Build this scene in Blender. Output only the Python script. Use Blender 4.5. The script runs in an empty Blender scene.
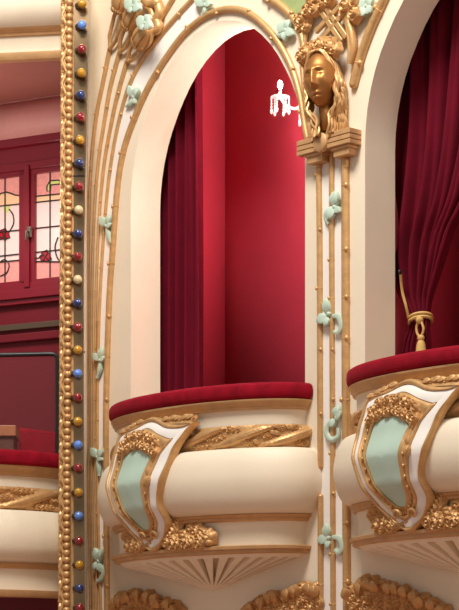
import bpy, bmesh, math, random
from mathutils import Vector, Matrix

random.seed(7)
S = bpy.context.scene
COL = S.collection
R = math.radians
PI = math.pi

# ------------------------------------------------------------------ camera, world, lights, exposure
F, YH, CX = 2200.0, 700.0, 229.5          # focal length in pixels, horizon row, optical column
cam = bpy.data.cameras.new('camera')
cam.sensor_fit = 'AUTO'; cam.sensor_width = 36.0
cam.lens = F / 610 * 36.0
cam.shift_y = (YH - 305) / 610
cam.clip_end = 200
camo = bpy.data.objects.new('camera', cam); COL.objects.link(camo)
camo.location = (0, 0, 0); camo.rotation_euler = (PI / 2, 0, 0)
S.camera = camo

S.view_settings.view_transform = 'Standard'
S.view_settings.look = 'None'
S.view_settings.gamma = 1
S.view_settings.use_curve_mapping = False
S.view_settings.exposure = -0.04

w = bpy.data.worlds.new('world'); S.world = w; w.use_nodes = True
bg = w.node_tree.nodes['Background']
bg.inputs[0].default_value = (1.0, 0.92, 0.84, 1); bg.inputs[1].default_value = 0.37


def area(name, loc, target, size, power, color):
    l = bpy.data.lights.new(name, 'AREA'); l.shape = 'DISK'; l.size = size; l.energy = power; l.color = color
    o = bpy.data.objects.new(name, l); COL.objects.link(o); o.location = loc
    o.rotation_euler = (Vector(target) - Vector(loc)).to_track_quat('-Z', 'Y').to_euler()
    return o


area('auditorium_lights', (-1.6, 13.0, 11.0), (0.0, 18.6, 4.0), 3.0, 1120, (1.0, 0.95, 0.88))
area('dress_circle_lights', (5.5, 8.0, 7.0), (0.0, 18.6, 3.0), 3.0, 130, (1.0, 0.92, 0.82))

# ------------------------------------------------------------------ geometry of the place
A = R(48); CA, SA = math.cos(A), math.sin(A); Y0 = 18.5   # the decorated wall runs at 48 degrees, right side nearer
PERIOD = 2.9                                              # bay spacing along the wall
UC = -0.195                                               # middle of the first bay
EA, EB = 1.19, 0.58                                       # half-axes of a bowed balcony


def W(u, n, z): return Vector((u * CA - n * SA, Y0 - u * SA - n * CA, z))


UD = Vector((CA, -SA, 0)); ND = Vector((-SA, -CA, 0)); ZD = Vector((0, 0, 1))


def uz(px, py, n=0.0):
    k = (px - CX) / F
    u = (k * (Y0 - n * CA) + n * SA) / (CA + k * SA)
    return u, (YH - py) * (Y0 - u * SA - n * CA) / F


def wp(px, py, n=0.0):
    u, z = uz(px, py, n); return W(u, n, z)


def at(px, py, Y): return Vector(((px - CX) / F * Y, Y, (YH - py) / F * Y))


# ------------------------------------------------------------------ materials
def mat(name, col, rough=0.5, metal=0.0, sheen=0.0, bump=0.0, bscale=60, var=0.0, vscale=6, coat=0.0, emit=None, estr=0, trans=0.0, spec=0.5, sheencol=None):
    m = bpy.data.materials.new(name); m.use_nodes = True
    nt = m.node_tree; p = nt.nodes['Principled BSDF']
    c = (*col, 1)
    p.inputs['Base Color'].default_value = c
    p.inputs['Roughness'].default_value = rough; p.inputs['Metallic'].default_value = metal
    p.inputs['Specular IOR Level'].default_value = spec
    p.inputs['Sheen Weight'].default_value = sheen
    if sheencol: p.inputs['Sheen Tint'].default_value = (*sheencol, 1)
    p.inputs['Coat Weight'].default_value = coat
    p.inputs['Transmission Weight'].default_value = trans
    tc = nt.nodes.new('ShaderNodeTexCoord')
    if var:
        n = nt.nodes.new('ShaderNodeTexNoise'); n.inputs['Scale'].default_value = vscale; n.inputs['Detail'].default_value = 5
        nt.links.new(tc.outputs['Object'], n.inputs['Vector'])
        r = nt.nodes.new('ShaderNodeMapRange'); r.inputs[1].default_value = .3; r.inputs[2].default_value = .7
        r.inputs[3].default_value = 1 - var; r.inputs[4].default_value = 1 + var
        nt.links.new(n.outputs[0], r.inputs[0])
        mx = nt.nodes.new('ShaderNodeMix'); mx.data_type = 'RGBA'; mx.blend_type = 'MULTIPLY'; mx.inputs[0].default_value = 1
        mx.inputs[6].default_value = c
        nt.links.new(r.outputs[0], mx.inputs[7]); nt.links.new(mx.outputs[2], p.inputs['Base Color'])
    if bump:
        n = nt.nodes.new('ShaderNodeTexNoise'); n.inputs['Scale'].default_value = bscale; n.inputs['Detail'].default_value = 4
        nt.links.new(tc.outputs['Object'], n.inputs['Vector'])
        b = nt.nodes.new('ShaderNodeBump'); b.inputs['Strength'].default_value = bump; b.inputs['Distance'].default_value = .01
        nt.links.new(n.outputs[0], b.inputs['Height']); nt.links.new(b.outputs[0], p.inputs['Normal'])
    if emit:
        p.inputs['Emission Color'].default_value = (*emit, 1); p.inputs['Emission Strength'].default_value = estr
    return m


def srgb(r, g, b):
    f = lambda c: (c / 12.92 if c <= .04045 else ((c + .055) / 1.055) ** 2.4)
    return f(r / 255), f(g / 255), f(b / 255)


M = {
    'cream': mat('cream_paint', srgb(236, 222, 198), .55, var=.03, vscale=2, bump=.08, bscale=25),
    'white': mat('white_paint', srgb(243, 238, 231), .5, bump=.08, bscale=30),
    'gold': mat('gold_paint', srgb(208, 164, 110), .43, metal=.46, bump=.2, bscale=45, var=.12, vscale=18),
    'carved': mat('carved_gold_paint', srgb(200, 154, 100), .48, metal=.4, bump=.15, bscale=60, var=.14, vscale=20),
    'goldwood': mat('dull_gold_paint', srgb(200, 156, 108), .45, metal=.25, bump=.15, bscale=40, var=.1, vscale=10),
    'bronze': mat('burnished_gold_leaf', srgb(172, 118, 64), .42, metal=.7, bump=.05, bscale=30),
    'mint': mat('mint_paint', srgb(190, 210, 192), .5, var=.05, vscale=12),
    'panelmint': mat('pale_green_panel_paint', srgb(184, 208, 192), .45, var=.03, vscale=5),
    'green': mat('sage_green_paint', srgb(150, 165, 110), .55, var=.15, vscale=8),
    'velvet': mat('red_velvet', srgb(140, 10, 32), .9, sheen=.06, sheencol=(1, .2, .25), bump=.35, bscale=90, var=.22, vscale=9, spec=.15),
    'curtain': mat('crimson_curtain_velvet', srgb(98, 6, 28), .9, sheen=.05, sheencol=(1, .2, .3), bump=.15, bscale=60, var=.12, vscale=5, spec=.15),
    'red': mat('red_wall_paint', srgb(206, 62, 84), .55, var=.05, vscale=1.6, bump=.05, bscale=20),
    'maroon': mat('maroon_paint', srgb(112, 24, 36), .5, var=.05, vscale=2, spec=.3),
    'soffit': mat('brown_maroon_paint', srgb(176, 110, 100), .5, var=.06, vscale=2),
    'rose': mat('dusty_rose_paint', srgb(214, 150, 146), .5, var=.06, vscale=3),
    'sash': mat('crimson_gloss_paint', srgb(130, 18, 38), .3, coat=.2),
    'metal': mat('lamp_strip_metal', srgb(160, 134, 102), .22, metal=.9, var=.5, vscale=1.6),  # patchy base colour paints in reflections of dark surroundings
    'dark': mat('black_metal', (.012, .012, .014), .35),
    'socket': mat('socket_metal', srgb(120, 110, 96), .3, metal=.7),
    'wood': mat('brown_wood', srgb(170, 104, 66), .5, var=.2, vscale=7),
    'darkwood': mat('dark_brown_wood', srgb(92, 48, 36), .5, var=.2, vscale=7),
    'rail': mat('dark_olive_rail', srgb(84, 66, 50), .5),
    'carpet': mat('red_carpet', srgb(176, 136, 118), .95, var=.15, vscale=3, bump=.3, bscale=40),
    'cord': mat('gold_cord', srgb(205, 165, 95), .6, bump=.5, bscale=120),
    'crystal': mat('crystal', (.95, .93, .9), .08, spec=.8, emit=(1, .93, .88), estr=.35),
    'candle': mat('candle_glass', (1, .95, .9), .3, emit=(1, .95, .88), estr=14),
    'lead': mat('lead_came', (.02, .017, .015), .5),
    'glass_rose': mat('rose_pink_glass', srgb(214, 140, 132), .25, var=.16, vscale=40, emit=srgb(236, 150, 140), estr=.36),
    'glass_peach': mat('peach_glass', srgb(226, 180, 140), .25, emit=srgb(244, 190, 146), estr=.38),
    'glass_white': mat('milky_pink_glass', srgb(222, 192, 186), .25, emit=srgb(248, 212, 202), estr=.34),
    'glass_red': mat('ruby_glass', srgb(160, 10, 30), .25, emit=srgb(190, 14, 40), estr=.4),
    'glass_leaf': mat('leaf_green_glass', srgb(190, 190, 110), .25, emit=srgb(215, 210, 120), estr=.4),
    'bulb_red': mat('red_bulb_glass', srgb(134, 8, 24), .08, coat=1),
    'bulb_blue': mat('dark_blue_bulb_glass', srgb(14, 46, 104), .08, coat=1),
    'bulb_sky': mat('light_blue_bulb_glass', srgb(88, 136, 220), .15, coat=.8),
    'bulb_amber': mat('amber_bulb_glass', srgb(184, 134, 16), .08, coat=1),
    'bulb_cream': mat('cream_bulb_glass', srgb(212, 196, 150), .12, coat=1),
}
g = bpy.data.materials.new('clear_screen_glass'); g.use_nodes = True
nt = g.node_tree; nt.nodes.clear()
o_ = nt.nodes.new('ShaderNodeOutputMaterial'); t_ = nt.nodes.new('ShaderNodeBsdfTransparent'); gl = nt.nodes.new('ShaderNodeBsdfPrincipled')
gl.inputs['Base Color'].default_value = (.5, .35, .33, 1); gl.inputs['Roughness'].default_value = .25
mx_ = nt.nodes.new('ShaderNodeMixShader'); mx_.inputs[0].default_value = .02
nt.links.new(t_.outputs[0], mx_.inputs[1]); nt.links.new(gl.outputs[0], mx_.inputs[2]); nt.links.new(mx_.outputs[0], o_.inputs[0])
M['screen'] = g

# ------------------------------------------------------------------ mesh helpers
ORG = {}


def unit_ico(sub):
    bm = bmesh.new(); bmesh.ops.create_icosphere(bm, subdivisions=sub, radius=1)
    v = [x.co.copy() for x in bm.verts]; f = [[y.index for y in x.verts] for x in bm.faces]; bm.free(); return v, f


ICO = {1: unit_ico(1), 2: unit_ico(2), 3: unit_ico(3)}


class MB:
    def __init__(s): s.v = []; s.f = []

    def add(s, vs, fs):
        b = len(s.v); s.v += [Vector(x) for x in vs]; s.f += [[b + i for i in q] for q in fs]

    def grid(s, rows, close_u=False, close_v=False):
        nr, nc = len(rows), len(rows[0]); fs = []
        for i in range(nr if close_u else nr - 1):
            for j in range(nc if close_v else nc - 1):
                i2, j2 = (i + 1) % nr, (j + 1) % nc
                fs.append([i * nc + j, i * nc + j2, i2 * nc + j2, i2 * nc + j])
        s.add([p for r in rows for p in r], fs)

    def poly(s, pts): s.add(pts, [list(range(len(pts)))])

    def ball(s, c, ax, sub=2):
        """ax: three vectors (already scaled)"""
        v, f = ICO[sub]; s.add([c + ax[0] * p.x + ax[1] * p.y + ax[2] * p.z for p in v], f)

    def sphere(s, c, r, sub=2): s.ball(c, (Vector((r, 0, 0)), Vector((0, r, 0)), Vector((0, 0, r))), sub)

    def box(s, c, ax):
        v = [c + ax[0] * i + ax[1] * j + ax[2] * k for i in (-1, 1) for j in (-1, 1) for k in (-1, 1)]
        s.add(v, [[0, 1, 3, 2], [4, 6, 7, 5], [0, 4, 5, 1], [2, 3, 7, 6], [0, 2, 6, 4], [1, 5, 7, 3]])

    def tube(s, pts, r, seg=8, caps=True, flat=None):
        """r number or function of 0..1; flat = (normal, factor) squashes along normal"""
        pts = [Vector(p) for p in pts]; rows = []; up = None
        n = len(pts)
        for i, p in enumerate(pts):
            t = (pts[min(i + 1, n - 1)] - pts[max(i - 1, 0)])
            if t.length < 1e-9: t = Vector((0, 0, 1))
            t.normalize()
            if up is None:
                up = Vector((0, 0, 1)) if abs(t.z) < .9 else Vector((1, 0, 0))
            a = t.cross(up)
            if a.length < 1e-6: a = t.cross(Vector((.3, .7, .2)))
            a.normalize(); b = a.cross(t).normalized(); up = b
            rr = r(i / max(1, n - 1)) if callable(r) else r
            row = []
            for k in range(seg):
                an = 2 * PI * k / seg; d = a * math.cos(an) * rr + b * math.sin(an) * rr
                if flat: d -= flat[0] * d.dot(flat[0]) * (1 - flat[1])
                row.append(p + d)
            rows.append(row)
        s.grid(rows, close_v=True)
        if caps:
            s.poly(rows[0]); s.poly(rows[-1][::-1])

    def build(s, name, m, parent=None, smooth=True, bevel=0, solid=0, angle=50):
        if parent is not None: org = ORG[parent.name]
        else:
            xs = [p.x for p in s.v]; ys = [p.y for p in s.v]; zs = [p.z for p in s.v]
            org = Vector(((min(xs) + max(xs)) / 2, (min(ys) + max(ys)) / 2, min(zs)))
        me = bpy.data.meshes.new(name)
        me.from_pydata([p - org for p in s.v], [], s.f)
        bm = bmesh.new(); bm.from_mesh(me)
        bmesh.ops.remove_doubles(bm, verts=bm.verts, dist=1e-5)
        bmesh.ops.recalc_face_normals(bm, faces=bm.faces)
        bm.to_mesh(me); bm.free()
        me.materials.append(m)
        if smooth:
            me.polygons.foreach_set('use_smooth', [True] * len(me.polygons))
            me.set_sharp_from_angle(angle=R(angle))
        o = bpy.data.objects.new(name, me); COL.objects.link(o)
        if parent is not None: o.parent = parent
        else: o.location = org
        ORG[o.name] = org
        if solid:
            k = o.modifiers.new('solid', 'SOLIDIFY'); k.thickness = solid
        if bevel:
            k = o.modifiers.new('bevel', 'BEVEL'); k.width = bevel; k.segments = 2; k.limit_method = 'ANGLE'
        return o


def tag(o, label, cat, group=None):
    o['label'] = label; o['category'] = cat
    if group: o['group'] = group
    return o


def structure(o): o['kind'] = 'structure'; return o


def thing(name, loc, label, cat, group=None):
    o = bpy.data.objects.new(name, None); COL.objects.link(o); o.location = loc; o.empty_display_size = .1
    ORG[o.name] = Vector(loc); return tag(o, label, cat, group)


def dup(root, off, label=None, skip=()):
    r = root.copy(); COL.objects.link(r); r.location = root.location + off; ORG[r.name] = Vector(r.location)
    if label: r['label'] = label
    for ch in list(root.children):
        c = ch.copy(); COL.objects.link(c); c.parent = r
        for g2 in list(ch.children):
            d = g2.copy(); COL.objects.link(d); d.parent = c
    return r


def cr(pts, k=8, closed=False):
    """Catmull-Rom through tuples of any size"""
    n = len(pts); out = []
    rng = range(n) if closed else range(n - 1)
    for i in rng:
        g_ = (lambda j: pts[j % n]) if closed else (lambda j: pts[max(0, min(n - 1, j))])
        p0, p1, p2, p3 = g_(i - 1), g_(i), g_(i + 1), g_(i + 2)
        for q in range(k):
            t = q / k
            out.append(tuple(.5 * (2 * b + (c - a) * t + (2 * a - 5 * b + 4 * c - d) * t * t + (3 * b - a - 3 * c + d) * t ** 3)
                             for a, b, c, d in zip(p0, p1, p2, p3)))
    if not closed: out.append(tuple(pts[-1]))
    return out


def rose(mb, c, a, b, n, r, rnd=random):
    """a carved rose: a domed whorl of petals with spiral folds and a lobed rim; a,b span its face, n looks out"""
    ph = rnd.random() * 6; tl = n * .25 + a * rnd.uniform(-.3, .3) * .5 + b * rnd.uniform(-.3, .3) * .5
    m = (n + tl).normalized(); rows = []
    NR, NA = 9, 20
    for i in range(NR + 1):
        q = i / NR; row = []
        for j in range(NA):
            t = 2 * PI * j / NA
            lob = 1 + .26 * abs(math.sin(2.5 * t + ph)) * q
            fold = .5 + .5 * math.cos(2 * PI * (q * 2.4) - t * 1 + ph)
            h = .66 * (1 - q ** 2.4) + .42 * (fold - .5) * (1 - .45 * q) * min(1, q * 4) - (.25 if i == NR else 0)
            row.append(c + (a * math.cos(t) + b * math.sin(t)) * r * q * lob * .88 + m * r * h)
        rows.append(row)
    mb.grid(rows, close_v=True)


def leaf(mb, base, d, n, L, wd, curl=.25, rows=9):
    """a pointed leaf with a centre rib"""
    d = d.normalized(); e = n.cross(d).normalized(); top = []
    bot = []
    for i in range(rows):
        t = i / (rows - 1); ww = wd * (math.sin(PI * min(1, t * .93 + .05)) ** .75) * (1 - .25 * t)
        lift = n * (L * curl * math.sin(PI * t * .9))
        row = []; rb = []
        for k in (-1, -.5, 0, .5, 1):
            h = .22 * wd * (1 - abs(k)) if k else .05 * wd
            row.append(base + d * L * t + e * ww * k + lift + n * (h + .004 + .01))
            rb.append(base + d * L * t + e * ww * k + lift * .3 - n * .008)
        top.append(row); bot.append(rb)
    mb.grid(top); mb.grid(bot)
    mb.grid([[r_[0] for r_ in top], [r_[0] for r_ in bot]]); mb.grid([[r_[-1] for r_ in top], [r_[-1] for r_ in bot]])
    mb.poly(top[0] + bot[0][::-1]); mb.poly(top[-1] + bot[-1][::-1])


# ================================================================== STRUCTURE
RISE, ZS, HW = 1.30, 4.37, 1.11       # arch: rise, springing height, half width
SILL = 2.36; ZB, ZT = -1.3, 7.2; REV = .34
ULEFT = uz(88, 300)[0]


def arch_pts(uc, k=28):
    pts = [(uc - HW, SILL)]
    for i in range(k + 1):
        t = PI - PI * i / k
        x = math.cos(t); pts.append((uc + HW * x, ZS + RISE * math.sin(t) + .07 * max(0, 1 - (x / .78) ** 2)))
    pts.append((uc + HW, SILL)); return pts


mb = MB()
BAYS = [UC, UC + PERIOD]
edges = [ULEFT, BAYS[0] - HW, BAYS[0] + HW, BAYS[1] - HW, BAYS[1] + HW, BAYS[1] + HW + 1.2]
for a_, b_ in ((0, 1), (2, 3), (4, 5)):
    mb.poly([W(edges[a_], 0, ZB), W(edges[b_], 0, ZB), W(edges[b_], 0, ZT), W(edges[a_], 0, ZT)])
for uc in BAYS:
    mb.poly([W(uc - HW, 0, ZB), W(uc + HW, 0, ZB), W(uc + HW, 0, SILL), W(uc - HW, 0, SILL)])
    ap = arch_pts(uc)
    for (u1, z1), (u2, z2) in zip(ap[1:-1], ap[2:-1]):
        mb.poly([W(u1, 0, z1), W(u2, 0, z2), W(u2, 0, ZT), W(u1, 0, ZT)])
    mb.grid([[W(u, 0, z) for u, z in ap], [W(u, -REV, z) for u, z in ap]])
    mb.poly([W(uc - HW, 0, SILL), W(uc + HW, 0, SILL), W(uc + HW, -REV, SILL), W(uc - HW, -REV, SILL)])
    # back face of the arch wall, so that the wall has thickness
    for (u1, z1), (u2, z2) in zip(ap[1:-1], ap[2:-1]):
        mb.poly([W(u1, -REV, z1), W(u2, -REV, z2), W(u2, -REV, ZT), W(u1, -REV, ZT)])
    mb.poly([W(uc - HW, -REV, ZB), W(uc + HW, -REV, ZB), W(uc + HW, -REV, SILL), W(uc - HW, -REV, SILL)])
for a_, b_ in ((0, 1), (2, 3), (4, 5)):
    mb.poly([W(edges[a_], -REV, ZB), W(edges[b_], -REV, ZB), W(edges[b_], -REV, ZT), W(edges[a_], -REV, ZT)])
for u in (edges[0], edges[-1]): mb.poly([W(u, 0, ZB), W(u, -REV, ZB), W(u, -REV, ZT), W(u, 0, ZT)])
mb.poly([W(edges[0], 0, ZT), W(edges[-1], 0, ZT), W(edges[-1], -REV, ZT), W(edges[0], -REV, ZT)])
structure(mb.build('wall_front', M['cream'], smooth=True, angle=40))

# red rooms behind the arches
BACK = -1.27; FLZ = 1.3; CEZ = 6.7
for i, uc in enumerate(BAYS):
    ul, ur = uc - 1.255, uc + 1.60
    m = MB(); m.poly([W(ul, -REV - .01, FLZ), W(ul, BACK, FLZ), W(ul, BACK, CEZ), W(ul, -REV - .01, CEZ)])
    structure(m.build('wall_left_of_box', M['red'], solid=.02))
    m = MB(); m.poly([W(ul, BACK, FLZ), W(ur, BACK, FLZ), W(ur, BACK, CEZ), W(ul, BACK, CEZ)])
    structure(m.build('wall_back_of_box', M['red'], solid=.02))
    m = MB(); m.poly([W(ur, -REV - .01, FLZ), W(ur, BACK, FLZ), W(ur, BACK, CEZ), W(ur, -REV - .01, CEZ)])
    structure(m.build('wall_right_of_box', M['red'], solid=.02))
    m = MB(); m.poly([W(ul, -REV, FLZ), W(ur, -REV, FLZ), W(ur, BACK, FLZ), W(ul, BACK, FLZ)])
    structure(m.build('floor_of_box', M['carpet']))
    m = MB(); m.poly([W(ul, -REV, CEZ), W(ur, -REV, CEZ), W(ur, BACK, CEZ), W(ul, BACK, CEZ)])
    structure(m.build('ceiling_of_box', M['cream']))

m = MB(); m.poly([Vector((-12, -2, ZB)), Vector((12, -2, ZB)), Vector((12, 24, ZB)), Vector((-12, 24, ZB))])
structure(m.build('floor', M['carpet']))


# painted bands of white plaster between the gilded stems (very slightly raised fields)
def field(name, outline, m, h=.006):
    top = [wp(x, y, h) for x, y in outline]; bot = [wp(x, y, -.004) for x, y in outline]
    b = MB(); b.poly(top); b.grid([top + top[:1], bot + bot[:1]])
    return structure(b.build(name, m, smooth=False))


S4 = [(195, -3), (172, 22), (147, 53), (131, 82), (120, 118), (111, 165), (105, 220), (100, 300), (98, 370), (97.5, 470), (99, 540), (101, 612)]
S5L = [(107.5, 612), (106.5, 500), (106.5, 400), (109.5, 300), (113, 250), (117.5, 190), (124, 150), (136, 115), (153, 79), (180, 39), (200, 20)]
S5T = [(215, 12), (230, 9), (246, 12), (262, 23), (279, 43), (292, 68), (300, 95), (305, 125), (307.5, 138)]
s4c = cr(S4, 6); s5c = cr(S5L, 6)
field('trim_1', s4c + s5c[::-1][:0] + s5c, M['white'])
field('trim_2', [(321, 156), (345, 150), (345.5, 300), (346, 450), (347, 612), (320.5, 612), (320.5, 450), (320, 300)], M['white'])
field('trim_3', [(262, -8), (270, -1), (284, 5), (294, 16), (303, 12), (306, 4), (309, -8)], M['green'])


# ================================================================== BALCONIES
def plan(t, d): return (UC + (EA + d) * math.cos(t), (EB + d) * math.sin(t))


def sweep(b, profile, t0=0.0, t1=PI, steps=72, fn=None, closed=True):
    fn = fn or (lambda t, d, z: W(*plan(t, d), z))
    rows = []
    for i in range(steps + 1):
        t = t0 + (t1 - t0) * i / steps
        rows.append([fn(t, d, z) for d, z in profile])
    b.grid(rows, close_v=closed)
    if closed: b.poly(rows[0]); b.poly(rows[-1][::-1])


def cushion_profile(d0, d1, z0, z1, k=20):
    c = ((d0 + d1) / 2, (z0 + z1) / 2); a_, b_ = (d1 - d0) / 2, (z1 - z0) / 2; out = []
    for i in range(k):
        t = 2 * PI * i / k
        x, y = math.cos(t), math.sin(t)
        out.append((c[0] + a_ * math.copysign(abs(x) ** .6, x), c[1] + b_ * math.copysign(abs(y) ** .6, y)))
    return out


BODY = cr([(-.03, 2.36), (-.06, 2.34), (-.07, 2.28), (-.07, 2.2), (-.05, 2.05), (-.03, 2.035), (.02, 2.03), (.06, 2.0), (.10, 1.92), (.125, 1.80), (.12, 1.70),
           (.09, 1.60), (.04, 1.53), (-.03, 1.495), (-.06, 1.45), (-.075, 1.40), (-.08, 1.32), (-.08, 1.235)], 4) + [(-.2, 1.235), (-.2, 2.36)]


def halfround(d0, zc, hz, out, k=8):
    pts = [(d0 - .06, zc - hz)]
    for i in range(k + 1):
        t = -PI / 2 + PI * i / k
        pts.append((d0 + out * math.cos(t), zc + hz * math.sin(t)))
    pts.append((d0 - .06, zc + hz)); return pts


# cartouche surface, an S curve hung on the front of the balcony
CZ = [(1.15, -.02), (1.26, -.015), (1.35, .0), (1.45, .045), (1.6, .13), (1.8, .165), (2.0, .10), (2.2, .055), (2.33, .0), (2.5, -.02)]


def dcz(z):
    for (a_, b_), (c_, d_) in zip(CZ, CZ[1:]):
        if a_ <= z <= c_:
            t = (z - a_) / (c_ - a_); t = t * t * (3 - 2 * t) * .5 + t * .5
            return b_ + (d_ - b_) * t
    return 0


def CSP(w_, z, h=0.0):
    d = dcz(z) + h
    return W(UC + w_, (EB + d) * math.sqrt(max(0, 1 - (w_ / (EA + d)) ** 2)), z)


def cs_frame(w_, z):
    a_ = (CSP(w_ + .01, z) - CSP(w_ - .01, z)).normalized(); b_ = (CSP(w_, z + .01) - CSP(w_, z - .01)).normalized()
    return a_, b_, a_.cross(b_).normalized()


STN = [(-.10, 2.36, -.22, 2.09, .15, .35), (.14, 2.28, -.08, 2.04, .15, .38), (.33, 2.255, -.03, 2.005, .10, .43), (.42, 2.27, -.02, 1.99, .07, .45), (.36, 2.19, -.025, 1.975, .09, .5), (.27, 2.06, -.04, 1.94, .11, .56),
       (.20, 1.81, -.065, 1.78, .12, .58), (.135, 1.64, -.06, 1.65, .12, .57), (.145, 1.51, -.06, 1.53, .12, .56), (.13, 1.42, -.09, 1.45, .14, .54),
       (.03, 1.31, -.12, 1.42, .16, .54), (-.09, 1.235, -.15, 1.42, .2, .5), (-.18, 1.25, -.2, 1.43, .2, .45), (-.35, 1.355, -.29, 1.5, .24, .5),
       (-.49, 1.5, -.36, 1.6, .24, .5), (-.57, 1.66, -.41, 1.72, .24, .5), (-.62, 1.84, -.44, 1.84, .22, .48), (-.63, 2.0, -.44, 1.95, .22, .48),
       (-.60, 2.15, -.42, 2.03, .2, .46), (-.55, 2.27, -.37, 2.07, .15, .4), (-.34, 2.305, -.29, 2.09, .15, .35)]


def make_balcony(label):
    root = thing('balcony', W(UC, .25, .93), label, 'balcony', 'bowed theatre balconies')
    b = MB(); sweep(b, BODY); b.build('parapet', M['cream'], root)
    b = MB(); sweep(b, cushion_profile(-.21, .02, 2.42, 2.565), 0.015, PI - .015, 90)
    # rounded ends
    for t in (0.0, PI):
        u, n = plan(t, -.095); b.ball(W(u, n + .005, 2.4925), (UD * .115, ND * .03, ZD * .072), 2)
    b.build('velvet_ledge', M['velvet'], root)
    b = MB(); sweep(b, [(-.06, 2.345), (-.035, 2.35), (-.03, 2.37), (-.015, 2.38), (-.012, 2.40), (.0, 2.41), (.0, 2.425), (-.1, 2.425), (-.1, 2.345)]); b.build('ledge_moulding', M['goldwood'], root)
    b = MB(); sweep(b, [(-.1, 1.445), (-.045, 1.447), (-.03, 1.46), (-.03, 1.475), (-.012, 1.482), (-.005, 1.497), (-.02, 1.512), (-.1, 1.515)]); b.build('lower_moulding', M['goldwood'], root)
    b = MB(); sweep(b, [(-.1, 1.185), (-.045, 1.185), (-.03, 1.195), (-.03, 1.215), (-.008, 1.222), (-.005, 1.245), (-.02, 1.252), (-.1, 1.252)]); b.build('cornice', M['goldwood'], root)
    # twisted ribbon band
    b = MB(); fl = MB(); rows = []
    st, K = 420, 18; L = .47
    cum = 0; prev = None; rr = random.Random(3)
    for i in range(st + 1):
        t = PI * i / st; u, n = plan(t, 0)
        if prev: cum += math.hypot(u - prev[0], n - prev[1])
        prev = (u, n); row = []
        for j in range(K + 1):
            v = j / K; z = 2.035 + .19 * v
            q = (cum / L + 1.15 * (v - .5)) % 1.0
            base = .035 * math.sin(PI * v) ** .5
            if q < .52: h = base + .032 * math.sin(PI * q / .52) ** .6 * (.75 + .25 * abs(math.cos(PI * 3 * q / .52))) * min(1, 6 * v + .25, 6 * (1 - v) + .25)
            else: h = base * .55
            row.append(W(*plan(t, -.055 + h), z))
        rows.append(row)
    b.grid(rows); band = b.build('twisted_band', M['gold'], root)
    # flowers in the fields of the band, one carving for each field
    cum = 0; prev = None; fields = {}
    for i in range(st + 1):
        t = PI * i / st; u, n = plan(t, 0)
        if prev: cum += math.hypot(u - prev[0], n - prev[1])
        prev = (u, n)
        if i % 6 == 0:
            for v in (.22, .5, .78):
                qq = cum / L + 1.15 * (v - .5); q = qq % 1.0
                if .60 < q < .94:
                    f_ = fields.setdefault(math.floor(qq), MB())
                    z = 2.035 + .19 * v + rr.uniform(-.012, .012)
                    nrm = (UD * math.cos(t) / EA + ND * math.sin(t) / EB).normalized(); a_ = nrm.cross(ZD).normalized()
                    c = W(*plan(t, -.045), z)
                    if rr.random() < .8: rose(f_, c, a_, ZD, nrm, rr.uniform(.03, .042), rr)
                    else: leaf(f_, c - a_ * .03, a_ + ZD * .5, nrm, .07, .02, .2)
    for f_ in fields.values(): f_.build('flower_carving', M['carved'], band)
    # cartouche
    ring = cr(STN, 5, closed=True)

    def band_mesh(f0, f1, prof):
        rows = []
        for (ow, oz, tw, tz, a1, a2) in ring:
            fr = {0: 0.0, 1: a1, 2: a2, 3: 1.0}; s0, s1 = fr[f0], fr[f1]; row = []
            for (x, h) in prof:
                s_ = s0 + (s1 - s0) * x
                row.append(CSP(ow + (tw - ow) * s_, oz + (tz - oz) * s_, h))
            rows.append(row)
        b = MB(); b.grid(rows, close_u=True); return b

    ct = band_mesh(0, 1, [(0, -.045), (0, .012), (.15, .026), (.4, .034), (.7, .032), (.92, .022), (1, .0)]).build('cartouche', M['gold'], root)
    band_mesh(1, 2, [(0, -.02), (.02, .016), (.5, .022), (.98, .016), (1, -.02)]).build('white_border', M['white'], ct)
    bm2 = band_mesh(2, 3, [(0, -.02), (.03, .022), (.13, .032), (.28, .026), (.42, .012), (.72, .012), (.82, .024), (.93, .026), (1, -.01)])
    rr = random.Random(5)
    for i, (ow, oz, tw, tz, a1, a2) in enumerate(ring):
        if i % 3 == 0 and oz < 2.1:
            s_ = a2 + (1 - a2) * .55; w_, z = ow + (tw - ow) * s_, oz + (tz - oz) * s_
            a_, b_, n_ = cs_frame(w_, z); bm2.ball(CSP(w_, z, .016), (a_ * .012, b_ * .022, n_ * .011), 1)
    bm2.build('inner_frame', M['gold'], ct)
    cw, cz = -.24, 1.77; rows = []
    for k in range(9):
        s_ = k / 8
        rows.append([CSP(cw + (r_[2] - cw) * (1 - s_), cz + (r_[3] - cz) * (1 - s_), .006 + .008 * s_) for r_ in ring])
    b = MB(); b.grid(rows, close_v=True); b.build('painted_panel', M['panelmint'], ct)
    # swag of roses across the top of the panel
    b = MB(); rr = random.Random(11)
    for k in range(13):
        x = k / 12; wv = -.475 + .515 * x
        zb = 2.10 + .085 * math.sin(PI * x) ** .8 - .03 * x
        for dz in (-.035, .045):
            if rr.random() < .95:
                w2, z2 = wv + rr.uniform(-.012, .012), zb + dz + rr.uniform(-.012, .012)
                a_, b_, n_ = cs_frame(w2, z2); rose(b, CSP(w2, z2, .016), a_, b_, n_, rr.uniform(.042, .056), rr)
    for (wv, zv, an) in ((.02, 1.92, -1.2), (.045, 1.85, -1.5)):
        a_, b_, n_ = cs_frame(wv, zv); leaf(b, CSP(wv, zv, .02), a_ * math.cos(an) + b_ * math.sin(an), n_, .1, .026)
    b.build('rose_swag', M['carved'], ct)
    # crest of leaves along the top edge of the cartouche
    rr = random.Random(13)
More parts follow.
